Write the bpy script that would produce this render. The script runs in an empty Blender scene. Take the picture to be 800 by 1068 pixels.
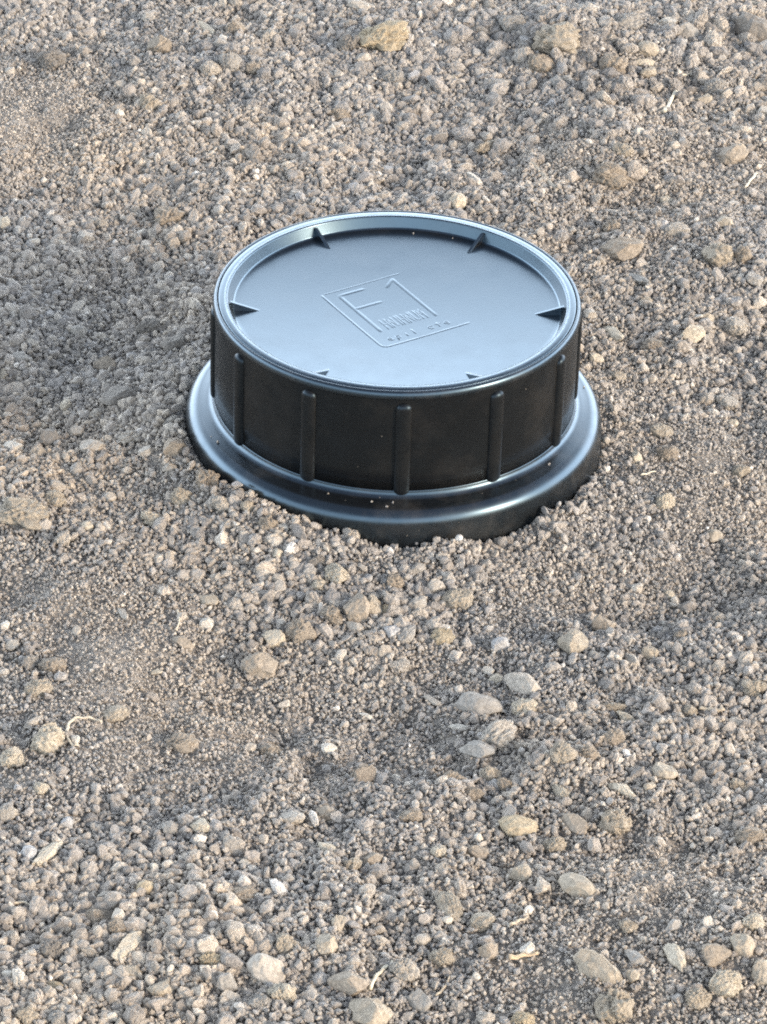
import bpy, math, random
import numpy as np
from mathutils import Vector, Matrix

scene = bpy.context.scene
C = scene.collection
RNG = np.random.default_rng(20240611)

# ------------------------------------------------------------------ camera
S = 0.2 / 382.0                  # metres per photograph pixel at the cap
DIST = 2.0                       # camera to lid centre
FPX = DIST / S                   # focal length in photograph pixels (800 wide)
LID_Z = 0.0916
PITCH, ROLL = math.radians(33.06), math.radians(1.8)
F_ = np.array([0, math.cos(PITCH), -math.sin(PITCH)])
R0 = np.array([1.0, 0, 0])
U0 = np.array([0, math.sin(PITCH), math.cos(PITCH)])
R_ = math.cos(ROLL) * R0 + math.sin(ROLL) * U0
U_ = -math.sin(ROLL) * R0 + math.cos(ROLL) * U0
def ray(u, v):
    d = F_ + (u - 400) / FPX * R_ + (534 - v) / FPX * U_
    return d / np.linalg.norm(d)
CAM = np.array([0, 0, LID_Z]) - DIST * ray(414.5, 310.0)
cam_data = bpy.data.cameras.new('camera')
cam = bpy.data.objects.new('camera', cam_data)
C.objects.link(cam)
cam_data.sensor_fit = 'HORIZONTAL'
cam_data.sensor_width = 36.0
cam_data.lens = 36.0 * FPX / 800.0
cam_data.clip_start = 0.05
cam_data.clip_end = 2000
m = Matrix(((R_[0], U_[0], -F_[0], CAM[0]), (R_[1], U_[1], -F_[1], CAM[1]),
            (R_[2], U_[2], -F_[2], CAM[2]), (0, 0, 0, 1)))
cam.matrix_world = m
scene.camera = cam

# ------------------------------------------------------------------ sky and sun
SUN_EL, SUN_AZ = math.radians(18), math.radians(122)     # azimuth clockwise from +Y
world = bpy.data.worlds.new('World')
scene.world = world
world.use_nodes = True
wn, wl = world.node_tree.nodes, world.node_tree.links
for n in list(wn):
    wn.remove(n)
w_out = wn.new('ShaderNodeOutputWorld')
w_bg = wn.new('ShaderNodeBackground')
w_sky = wn.new('ShaderNodeTexSky')
w_sky.sky_type = 'NISHITA'
w_sky.sun_disc = False
w_sky.sun_elevation = SUN_EL
w_sky.sun_rotation = SUN_AZ
w_sky.air_density = 1.0
w_sky.dust_density = 2.0
w_sky.ozone_density = 1.0
# a bank of bright thin haze lies over the lower sky
w_tc = wn.new('ShaderNodeTexCoord')
w_sep = wn.new('ShaderNodeSeparateXYZ')
w_map = wn.new('ShaderNodeMapRange')
w_map.interpolation_type = 'SMOOTHSTEP'
w_map.inputs['From Min'].default_value = 0.40
w_map.inputs['From Max'].default_value = 0.585
w_map.inputs['To Min'].default_value = 1.0
w_map.inputs['To Max'].default_value = 0.03
w_mix = wn.new('ShaderNodeMix')
w_mix.data_type = 'RGBA'
HAZE = (30.0, 33.8, 38.0, 1)
w_mix.inputs[7].default_value = HAZE
wl.new(w_tc.outputs['Generated'], w_sep.inputs[0])
wl.new(w_sep.outputs['Z'], w_map.inputs['Value'])
# the haze is thickest on the side away from the sun, thinner behind the camera
w_side = wn.new('ShaderNodeMapRange')
w_side.interpolation_type = 'SMOOTHSTEP'
w_side.inputs['From Min'].default_value = -0.7
w_side.inputs['From Max'].default_value = 0.55
w_side.inputs['To Min'].default_value = 0.35
w_side.inputs['To Max'].default_value = 1.0
wl.new(w_sep.outputs['Y'], w_side.inputs['Value'])
w_mul = wn.new('ShaderNodeMath')
w_mul.operation = 'MULTIPLY'
wl.new(w_map.outputs[0], w_mul.inputs[0])
wl.new(w_side.outputs[0], w_mul.inputs[1])
wl.new(w_mul.outputs[0], w_mix.inputs[0])
wl.new(w_sky.outputs[0], w_mix.inputs[6])
wl.new(w_mix.outputs[2], w_bg.inputs['Color'])
w_bg.inputs['Strength'].default_value = 0.15
wl.new(w_bg.outputs[0], w_out.inputs[0])

sun_data = bpy.data.lights.new('sun', 'SUN')
sun_data.energy = 3.1
sun_data.angle = math.radians(12.0)
sun_data.color = (1.0, 0.82, 0.63)
sun = bpy.data.objects.new('sun', sun_data)
C.objects.link(sun)
SUN_DIR = Vector((math.sin(SUN_AZ) * math.cos(SUN_EL), math.cos(SUN_AZ) * math.cos(SUN_EL), math.sin(SUN_EL)))
sun.rotation_euler = SUN_DIR.to_track_quat('Z', 'Y').to_euler()
sun.location = SUN_DIR * 30

vs = scene.view_settings
vs.view_transform = 'Standard'
vs.look = 'None'
vs.gamma = 1.0
vs.use_curve_mapping = False
vs.exposure = 0.60
scene.cycles.filter_width = 2.0
scene.render.filter_size = 2.0
scene.cycles.use_denoising = False

# ------------------------------------------------------------------ helpers
def set_props(o, label=None, cat=None, group=None, kind=None):
    if label: o['label'] = label
    if cat: o['category'] = cat
    if group: o['group'] = group
    if kind: o['kind'] = kind
    return o

def mesh_obj(name, verts, faces, mat, parent=None, smooth=True):
    me = bpy.data.meshes.new(name)
    me.from_pydata([tuple(v) for v in verts], [], [tuple(f) for f in faces])
    if smooth:
        me.polygons.foreach_set('use_smooth', [True] * len(me.polygons))
    me.materials.append(mat)
    me.update()
    o = bpy.data.objects.new(name, me)
    C.objects.link(o)
    if parent: o.parent = parent
    return o

def tri_mesh(name, V, T, mat, col=None, smooth=True):
    """a big triangle mesh straight from arrays; col is a colour per vertex (the material's own colour)"""
    me = bpy.data.meshes.new(name)
    nv, nt = len(V), len(T)
    me.vertices.add(nv)
    me.vertices.foreach_set('co', np.ascontiguousarray(V, dtype=np.float32).ravel())
    me.loops.add(nt * 3)
    me.loops.foreach_set('vertex_index', np.ascontiguousarray(T, dtype=np.int32).ravel())
    me.polygons.add(nt)
    me.polygons.foreach_set('loop_start', np.arange(0, nt * 3, 3, dtype=np.int32))
    if smooth:
        me.polygons.foreach_set('use_smooth', np.ones(nt, dtype=bool))
    else:
        me.polygons.foreach_set('use_smooth', np.zeros(nt, dtype=bool))
    if col is not None:
        a = me.attributes.new('grain_colour', 'FLOAT_COLOR', 'POINT')
        c4 = np.ones((nv, 4), dtype=np.float32)
        c4[:, :3] = col
        a.data.foreach_set('color', c4.ravel())
    me.materials.append(mat)
    me.update(calc_edges=True)
    o = bpy.data.objects.new(name, me)
    C.objects.link(o)
    return o

def lattice(seed):
    return np.random.default_rng(seed).random((256, 256))
_LAT = {}
def vnoise(x, y, scale, seed):
    """smooth 2-D value noise in -1..1"""
    L = _LAT.setdefault(seed, lattice(seed))
    X, Y = np.asarray(x) * scale + 1000.0, np.asarray(y) * scale + 1000.0
    xi, yi = np.floor(X).astype(int), np.floor(Y).astype(int)
    fx, fy = X - xi, Y - yi
    fx, fy = fx * fx * fx * (fx * (fx * 6 - 15) + 10), fy * fy * fy * (fy * (fy * 6 - 15) + 10)
    g = lambda a, b: L[a & 255, b & 255]
    v = (g(xi, yi) * (1 - fx) + g(xi + 1, yi) * fx) * (1 - fy) + (g(xi, yi + 1) * (1 - fx) + g(xi + 1, yi + 1) * fx) * fy
    return v * 2 - 1

def plane_pt(u, v, z=0.0):
    d = ray(u, v)
    t = (z - CAM[2]) / d[2]
    return CAM + d * t

def bump_at(x, y, px, py, rx, ry, hgt):
    return hgt * np.exp(-(((x - px) / rx) ** 2 + ((y - py) / ry) ** 2))

MOUNDS = [   # photograph pixel, radii in metres, height
    (395, 625, 0.055, 0.050, 0.007), (250, 660, 0.05, 0.06, 0.004), (560, 720, 0.06, 0.06, 0.006),
    (640, 170, 0.06, 0.09, 0.012), (580, 40, 0.06, 0.06, 0.013), (720, 40, 0.06, 0.08, 0.010), (395, 40, 0.05, 0.05, 0.008),
    (240, 60, 0.05, 0.06, 0.009), (160, 60, 0.03, 0.05, 0.005), (760, 280, 0.05, 0.07, 0.007), (60, 150, 0.08, 0.07, 0.004),
    (60, 530, 0.06, 0.05, 0.007), (700, 480, 0.05, 0.04, 0.006), (720, 590, 0.07, 0.05, -0.005), (120, 330, 0.08, 0.08, -0.005),
    (340, 740, 0.07, 0.05, -0.004), (620, 850, 0.05, 0.06, 0.007), (760, 1010, 0.06, 0.06, 0.006), (300, 1030, 0.08, 0.04, 0.004),
    (700, 900, 0.04, 0.06, -0.003), (90, 950, 0.08, 0.07, 0.003), (460, 230, 0.07, 0.06, 0.004), (500, 130, 0.05, 0.05, -0.004), (215, 205, 0.035, 0.05, 0.006), (60, 265, 0.07, 0.07, -0.006),
]
MOUNDS = [(*plane_pt(a, b)[:2], c, d, e) for a, b, c, d, e in MOUNDS]
def ground_h(x, y):
    x, y = np.asarray(x, float), np.asarray(y, float)
    r = np.hypot(x, y)
    h = 0.0075 * vnoise(x, y, 5.0, 1) + 0.0042 * vnoise(x, y, 14.0, 2) + 0.0030 * vnoise(x, y, 36.0, 3) + 0.0016 * vnoise(x, y, 85.0, 8) * (1 + 0.7 * vnoise(x, y, 6.0, 9))
    far = np.clip((r - 1.0) / 8.0, 0, 1)
    h = h + far * 0.08 * vnoise(x, y, 0.35, 4)
    for a, b, c, d, e in MOUNDS:
        h = h + bump_at(x, y, a, b, c, d, e)
    # level bed where the cap stands, a little banked up against its foot
    k = np.clip((r - 0.112) / 0.10, 0, 1)
    k = k * k * (3 - 2 * k)
    bank = 0.0045 * np.exp(-((r - 0.122) / 0.02) ** 2) * (0.6 + 1.0 * vnoise(x, y, 34, 5) + 1.5 * np.exp(-((np.arctan2(x, -y) + 0.70) / 0.5) ** 2) + 0.5 * np.exp(-((np.arctan2(x, -y) - 0.9) / 0.35) ** 2))
    left = np.clip(-x / 0.11, -0.2, 1)
    h0 = 0.003 + 0.0055 * left
    return h0 * (1 - k) + h * k + bank

def ground_pt(u, v):
    z = 0.0
    for _ in range(6):
        p = plane_pt(u, v, z)
        z = float(ground_h(p[0], p[1]))
    return plane_pt(u, v, z)

# ------------------------------------------------------------------ materials
def new_mat(name):
    mt = bpy.data.materials.new(name)
    mt.use_nodes = True
    nt = mt.node_tree
    for n in list(nt.nodes):
        nt.nodes.remove(n)
    out = nt.nodes.new('ShaderNodeOutputMaterial')
    b = nt.nodes.new('ShaderNodeBsdfPrincipled')
    nt.links.new(b.outputs[0], out.inputs[0])
    return mt, nt, b

def noise_node(nt, scale, detail=4, rough=0.6, coord='Object'):
    tc = nt.nodes.new('ShaderNodeTexCoord')
    n = nt.nodes.new('ShaderNodeTexNoise')
    n.inputs['Scale'].default_value = scale
    n.inputs['Detail'].default_value = detail
    n.inputs['Roughness'].default_value = rough
    nt.links.new(tc.outputs[coord], n.inputs['Vector'])
    return n

def mul_colour(nt, col_out, fac_out, lo, hi):
    r = nt.nodes.new('ShaderNodeMapRange')
    r.inputs['From Min'].default_value = 0.3
    r.inputs['From Max'].default_value = 0.7
    r.inputs['To Min'].default_value = lo
    r.inputs['To Max'].default_value = hi
    nt.links.new(fac_out, r.inputs['Value'])
    mx = nt.nodes.new('ShaderNodeVectorMath')
    mx.operation = 'SCALE'
    nt.links.new(col_out, mx.inputs[0])
    nt.links.new(r.outputs[0], mx.inputs['Scale'])
    return mx.outputs[0]

def soil_material(name, attr=True, colour=(0.2, 0.18, 0.16), fine=900, bump=0.5, bdist=0.0008, lo=0.75, hi=1.2, rough=0.95):
    mt, nt, b = new_mat(name)
    if attr:
        a = nt.nodes.new('ShaderNodeAttribute')
        a.attribute_name = 'grain_colour'
        src = a.outputs['Color']
    else:
        c = nt.nodes.new('ShaderNodeRGB')
        c.outputs[0].default_value = (*colour, 1)
        src = c.outputs[0]
    n1 = noise_node(nt, fine, 5, 0.65)
    n2 = noise_node(nt, fine * 0.22, 3, 0.6)
    s = mul_colour(nt, src, n1.outputs['Fac'], lo, hi)
    s = mul_colour(nt, s, n2.outputs['Fac'], 0.88, 1.1)
    nt.links.new(s, b.inputs['Base Color'])
    b.inputs['Roughness'].default_value = rough
    b.inputs['Specular IOR Level'].default_value = 0.25
    bp = nt.nodes.new('ShaderNodeBump')
    bp.inputs['Strength'].default_value = bump
    bp.inputs['Distance'].default_value = bdist
    nt.links.new(n1.outputs['Fac'], bp.inputs['Height'])
    nt.links.new(bp.outputs[0], b.inputs['Normal'])
    return mt

M_GRAVEL = soil_material('gravel', True, fine=1000, bump=0.9, bdist=0.0012, lo=0.72, hi=1.28)
M_GROUND = soil_material('soil', False, (0.32, 0.284, 0.245), 700, 1.0, 0.0015, 0.6, 1.25)

def plastic_material(name, rough=0.32, dust=0.0, spec=0.5, ior=1.5):
    mt, nt, b = new_mat(name)
    n1 = noise_node(nt, 60, 4, 0.6)
    n2 = noise_node(nt, 1400, 2, 0.5)
    n3 = noise_node(nt, 22, 5, 0.7)
    base = nt.nodes.new('ShaderNodeMix')
    base.data_type = 'RGBA'
    base.inputs[6].default_value = (0.0058, 0.0055, 0.0052, 1)
    base.inputs[7].default_value = (0.20, 0.17, 0.14, 1)
    r = nt.nodes.new('ShaderNodeMapRange')
    r.inputs['From Min'].default_value = 0.5
    r.inputs['From Max'].default_value = 0.85
    r.inputs['To Min'].default_value = 0.0
    r.inputs['To Max'].default_value = dust
    nt.links.new(n3.outputs['Fac'], r.inputs['Value'])
    nt.links.new(r.outputs[0], base.inputs[0])
    vor = nt.nodes.new('ShaderNodeTexVoronoi')
    vor.inputs['Scale'].default_value = 330
    tcv = nt.nodes.new('ShaderNodeTexCoord')
    nt.links.new(tcv.outputs['Object'], vor.inputs['Vector'])
    sp = nt.nodes.new('ShaderNodeMapRange')
    sp.inputs['From Min'].default_value = 0.08
    sp.inputs['From Max'].default_value = 0.14
    sp.inputs['To Min'].default_value = 0.40
    sp.inputs['To Max'].default_value = 0.0
    nt.links.new(vor.outputs['Distance'], sp.inputs['Value'])
    vc = nt.nodes.new('ShaderNodeSeparateColor')
    nt.links.new(vor.outputs['Color'], vc.inputs[0])
    gt = nt.nodes.new('ShaderNodeMath')
    gt.operation = 'GREATER_THAN'
    gt.inputs[1].default_value = 0.985
    nt.links.new(vc.outputs[0], gt.inputs[0])
    sm = nt.nodes.new('ShaderNodeMath')
    sm.operation = 'MULTIPLY'
    nt.links.new(sp.outputs[0], sm.inputs[0])
    nt.links.new(gt.outputs[0], sm.inputs[1])
    specks = nt.nodes.new('ShaderNodeMix')
    specks.data_type = 'RGBA'
    specks.inputs[7].default_value = (0.30, 0.26, 0.21, 1)
    nt.links.new(sm.outputs[0], specks.inputs[0])
    nt.links.new(base.outputs[2], specks.inputs[6])
    nt.links.new(specks.outputs[2], b.inputs['Base Color'])
    rr = nt.nodes.new('ShaderNodeMapRange')
    rr.inputs['To Min'].default_value = rough - 0.10
    rr.inputs['To Max'].default_value = rough + 0.13
    nt.links.new(n1.outputs['Fac'], rr.inputs['Value'])
    nt.links.new(rr.outputs[0], b.inputs['Roughness'])
    b.inputs['IOR'].default_value = ior
    b.inputs['Specular Tint'].default_value = (0.53, 0.78, 1.0, 1)  # blue of the reflected sky put into the plastic's specular colour
    b.inputs['Specular IOR Level'].default_value = spec
    bp = nt.nodes.new('ShaderNodeBump')
    bp.inputs['Strength'].default_value = 0.06
    bp.inputs['Distance'].default_value = 0.0003
    nt.links.new(n2.outputs['Fac'], bp.inputs['Height'])
    nt.links.new(bp.outputs[0], b.inputs['Normal'])
    return mt

M_LID = plastic_material('black_plastic_lid', 0.24, 0.09, 1.0, 1.62)
M_SKIRT = plastic_material('black_plastic_skirt', 0.33, 0.07, 0.34)
M_FLANGE = plastic_material('black_plastic_flange', 0.28, 0.20, 0.9, 1.55)

# ------------------------------------------------------------------ the ground sheet
def axis(lo, hi, step, far):
    a = list(np.arange(lo, hi + step * 0.5, step))
    d, x = step, a[-1]
    while x < far:
        d *= 1.22; x += d; a.append(x)
    d, x = step, a[0]
    while x > -far:
        d *= 1.22; x -= d; a.insert(0, x)
    return np.array(a)
gx, gy = axis(-0.46, 0.46, 0.0025, 400.0), axis(-0.62, 0.80, 0.0025, 400.0)
GX, GY = np.meshgrid(gx, gy)
GZ = ground_h(GX, GY)
near = np.clip(1.5 - np.hypot(GX, GY), 0, 1)
GZ = GZ + near * (0.0012 * vnoise(GX, GY, 150, 6) + 0.0008 * vnoise(GX, GY, 320, 7)) - 0.0006
nx, ny = len(gx), len(gy)
I = np.arange(nx * ny).reshape(ny, nx)
q = np.stack([I[:-1, :-1], I[:-1, 1:], I[1:, 1:], I[1:, :-1]], -1).reshape(-1, 4)
T = np.concatenate([q[:, [0, 1, 2]], q[:, [0, 2, 3]]])
ground = tri_mesh('ground', np.stack([GX, GY, GZ], -1).reshape(-1, 3), T, M_GROUND)
set_props(ground, 'dry grey-brown soil ground under the loose gravel', 'ground', kind='structure')

# ------------------------------------------------------------------ the cap
def lathe(profile, n=192, closed_bottom=False):
    """profile: list of (r, z); r = 0 makes a pole"""
    V, Fc, rings = [], [], []
    for r, z in profile:
        if r < 1e-7:
            rings.append([len(V)]); V.append((0, 0, z))
        else:
            rings.append(list(range(len(V), len(V) + n)))
            for i in range(n):
                a = 2 * math.pi * i / n
                V.append((r * math.cos(a), r * math.sin(a), z))
    for A, B in zip(rings[:-1], rings[1:]):
        for i in range(n):
            j = (i + 1) % n
            if len(A) == 1 and len(B) > 1:
                Fc.append((A[0], B[i], B[j]))
            elif len(B) == 1 and len(A) > 1:
                Fc.append((A[i], B[0], A[j]))
            else:
                Fc.append((A[i], B[i], B[j], A[j]))
    return V, Fc

def arc(r0, z0, r1, z1, k, n=8, power=2.0):
    """superelliptic corner from (r0,z0) to (r1,z1); k=0 leaves the start radially, k=1 leaves it vertically"""
    out = []
    for i in range(n + 1):
        t = math.pi / 2 * i / n
        s, c = math.sin(t), math.cos(t)
        if k == 0:
            out.append((r0 + (r1 - r0) * s, z1 + (z0 - z1) * c))
        else:
            out.append((r1 + (r0 - r1) * c, z0 + (z1 - z0) * s))
    return out

P = S                                        # profile numbers below are photograph pixels at the cap
FLAT = 50                                    # flange flat above the ground
TOP = 175                                    # rim top
cap = bpy.data.objects.new('pipe_cap', None)
C.objects.link(cap)
set_props(cap, 'round black plastic pipe cap with ribbed side and wide flange standing in the gravel', 'pipe cap')

def px_profile(pr):
    return [(r * P, z * P) for r, z in pr]

# flange: fillet against the skirt, nearly flat ledge, rounded shoulder, upright edge going into the soil
fl = [(184, FLAT + 8)] + [(190.6, FLAT + 8)] + arc(190.6, FLAT + 8, 198, FLAT, 1, 9) + [(201, FLAT - 0.3), (206, FLAT - 1.2)]
fl += arc(206, FLAT - 1.2, 220.5, FLAT - 17, 0, 14) + [(221.3, FLAT - 24), (221.8, FLAT - 40), (221.8, FLAT - 62), (200, FLAT - 62)]
v, f = lathe(px_profile(fl), 224)
flange = mesh_obj('flange', v, f, M_FLANGE, cap)

# skirt: the upright wall and its thin top lip (open inside)
sk = [(183, FLAT + 7.5), (190.0, FLAT + 7.5), (190.3, FLAT + 30), (190.0, TOP - 12), (190.2, TOP - 9.5)]
lp = [(189.6, TOP - 10.0), (190.6, TOP - 9.2), (191.6, TOP - 8.6), (192.2, TOP - 7.4)] + arc(192.3, TOP - 6.5, 188.6, TOP, 1, 8) + [(188.2, TOP), (187.6, TOP - 0.5), (187.2, TOP - 2), (187.2, TOP - 9)]
v, f = lathe(px_profile(sk), 224)
skirt = mesh_obj('skirt', v, f, M_SKIRT, cap)
v, f = lathe(px_profile(lp), 224)
mesh_obj('top_lip', v, f, M_FLANGE, skirt)

# lid: seated inside the lip, raised rim, sloping inner wall, shallow dished disc
DEPTH = 12.5
DISH = 3.6
def disc_z(r):
    return TOP - DEPTH - DISH * (1 - (min(r, 170) / 170.0) ** 2)
ld = [(186.5, TOP - 10), (186.5, TOP - 1.2), (186.0, TOP - 0.3), (185.2, TOP)]
ld += [(181, TOP), (177.5, TOP)] + arc(177.8, TOP, 176.0, TOP - 2.2, 0, 5) + [(171.8, TOP - DEPTH + 2.8)]
ld += arc(171.8, TOP - DEPTH + 2.8, 169.0, disc_z(169.0), 1, 5)[1:]
ld += [(r, disc_z(r)) for r in np.linspace(165, 3, 60)] + [(0, disc_z(0))]
v, f = lathe(px_profile(ld), 224)
lid = mesh_obj('lid', v, f, M_LID, cap)

# twelve upright grip ribs with round ends
def rib_mesh(z0, z1, w, p, nseg=10, nz=14):
    """half-round bar on the wall facing -Y; w half width, p how far it stands out"""
    V, Fc = [], []
    zs = []
    for i in range(7):
        zs.append((z0 + w * (1 - math.cos(math.pi / 2 * i / 6)), math.sin(math.pi / 2 * i / 6)))
    for i in range(1, nz):
        zs.append((z0 + w + (z1 - z0 - 2 * w) * i / nz, 1.0))
    for i in range(7):
        zs.append((z1 - w * (1 - math.cos(math.pi / 2 * (6 - i) / 6)), math.sin(math.pi / 2 * (6 - i) / 6)))
    for z, k in zs:
        k = max(k, 0.02)
        for j in range(nseg + 1):
            a = math.pi * j / nseg
            x = w * k * -math.cos(a)
            y = -(190.0 - 1.2 + (p + 1.2) * min(1.0, k * 1.1) * math.sin(a) ** 0.75)
            V.append((x * P, y * P, z * P))
    nn = nseg + 1
    for i in range(len(zs) - 1):
        for j in range(nseg):
            Fc.append((i * nn + j, i * nn + j + 1, (i + 1) * nn + j + 1, (i + 1) * nn + j))
    return V, Fc
rv, rf = rib_mesh(FLAT + 2, TOP - 13, 8.5, 4.6)
rib0 = mesh_obj('grip_rib', rv, rf, M_SKIRT, skirt)
for k in range(12):
    o = rib0 if k == 0 else rib0.copy()
    if k:
        C.objects.link(o); o.parent = skirt
    o.rotation_euler = (0, 0, math.radians(3.0 + 30 * k))

# six triangular gussets between the rim and the disc
def gusset_mesh(L=32, Hh=None, t=2.1):
    r1 = 173.8
    zt = TOP - 2.5
    r0 = r1 - L
    zb1, zb0 = disc_z(r1) - 1.0, disc_z(r0) - 0.6
    V = []
    for sgn, q in ((-1, 1.0), (1, 1.0)):
        V += [(sgn * t, -r1, zb1), (sgn * t * 0.75, -r1, zt), (sgn * t * 0.5, -r0, zb0), (sgn * t * 0.95, -r0 - 4, zb0 + 0.6)]
    Fc = [(0, 1, 2, 3), (4, 7, 6, 5), (1, 5, 6, 2), (0, 4, 5, 1)]
    return [(a * P, b * P, c * P) for a, b, c in V], Fc
gv, gf = gusset_mesh()
gus0 = mesh_obj('gusset', gv, gf, M_LID, lid, smooth=False)
# seen from above, measured from the side nearest the camera, to the right
for k, a in enumerate((30.0, 89.0, 149.0, 211.0, 275.0, 332.0)):
    o = gus0 if k == 0 else gus0.copy()
    if k:
        C.objects.link(o); o.parent = lid
    o.rotation_euler = (0, 0, math.radians(a))

# the moulded emblem: frame line, F, 1, a block of narrow strokes and a line of small letters
def lid_uv(u, v):
    p = plane_pt(u, v, (TOP - DEPTH - DISH) * P)
    return Vector((p[0], p[1]))
O_ = lid_uv(405, 362)                       # lower left corner of the emblem frame
EX = (lid_uv(487, 338) - O_).normalized()   # reading direction
EY = Vector((-EX.y, EX.x))
def emblem_pt(a, b):
    return O_ + EX * (a * P) + EY * (b * P)
def strokes(name, lines, w, hgt, mat, parent, lift=0.0):
    """rounded-top raised lines; lines are lists of (a, b) in emblem units"""
    V, Fc = [], []
    for ln in lines:
        pts = []
        for (a0, b0), (a1, b1) in zip(ln[:-1], ln[1:]):
            k = max(1, int(math.hypot(a1 - a0, b1 - b0) / 5))
            pts += [emblem_pt(a0 + (a1 - a0) * i / k, b0 + (b1 - b0) * i / k) for i in range(k)]
        pts.append(emblem_pt(*ln[-1]))
        d0, d1 = (pts[1] - pts[0]).normalized(), (pts[-1] - pts[-2]).normalized()
        pts = [pts[0] - d0 * (w * P)] + pts + [pts[-1] + d1 * (w * P)]      # the ends run out into the disc
        base = len(V)
        last = len(pts) - 1
        for i, p in enumerate(pts):
            d = (pts[min(i + 1, last)] - pts[max(i - 1, 0)]).normalized()
            nrm = Vector((-d.y, d.x))
            z = (disc_z(p.length / P) + lift) * P
            for k, hh in ((-1.0, -0.25), (-0.5, 0.85), (0, 1.0), (0.5, 0.85), (1.0, -0.25)):
                if i in (0, last):
                    k, hh = k * 0.6, -0.3
                q = p + nrm * (k * w * P)
                V.append((q.x, q.y, z + hh * hgt * P))
        for i in range(last):
            for j in range(4):
                Fc.append((base + i * 5 + j + 5, base + i * 5 + j + 6, base + i * 5 + j + 1, base + i * 5 + j))
    return mesh_obj(name, V, Fc, mat, parent)
def rounded(a, b, r=5, n=5):
    return [(a + r - r * math.sin(t), b + r - r * math.cos(t)) for t in [math.pi / 2 * (n - i) / n for i in range(n + 1)]]
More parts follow.
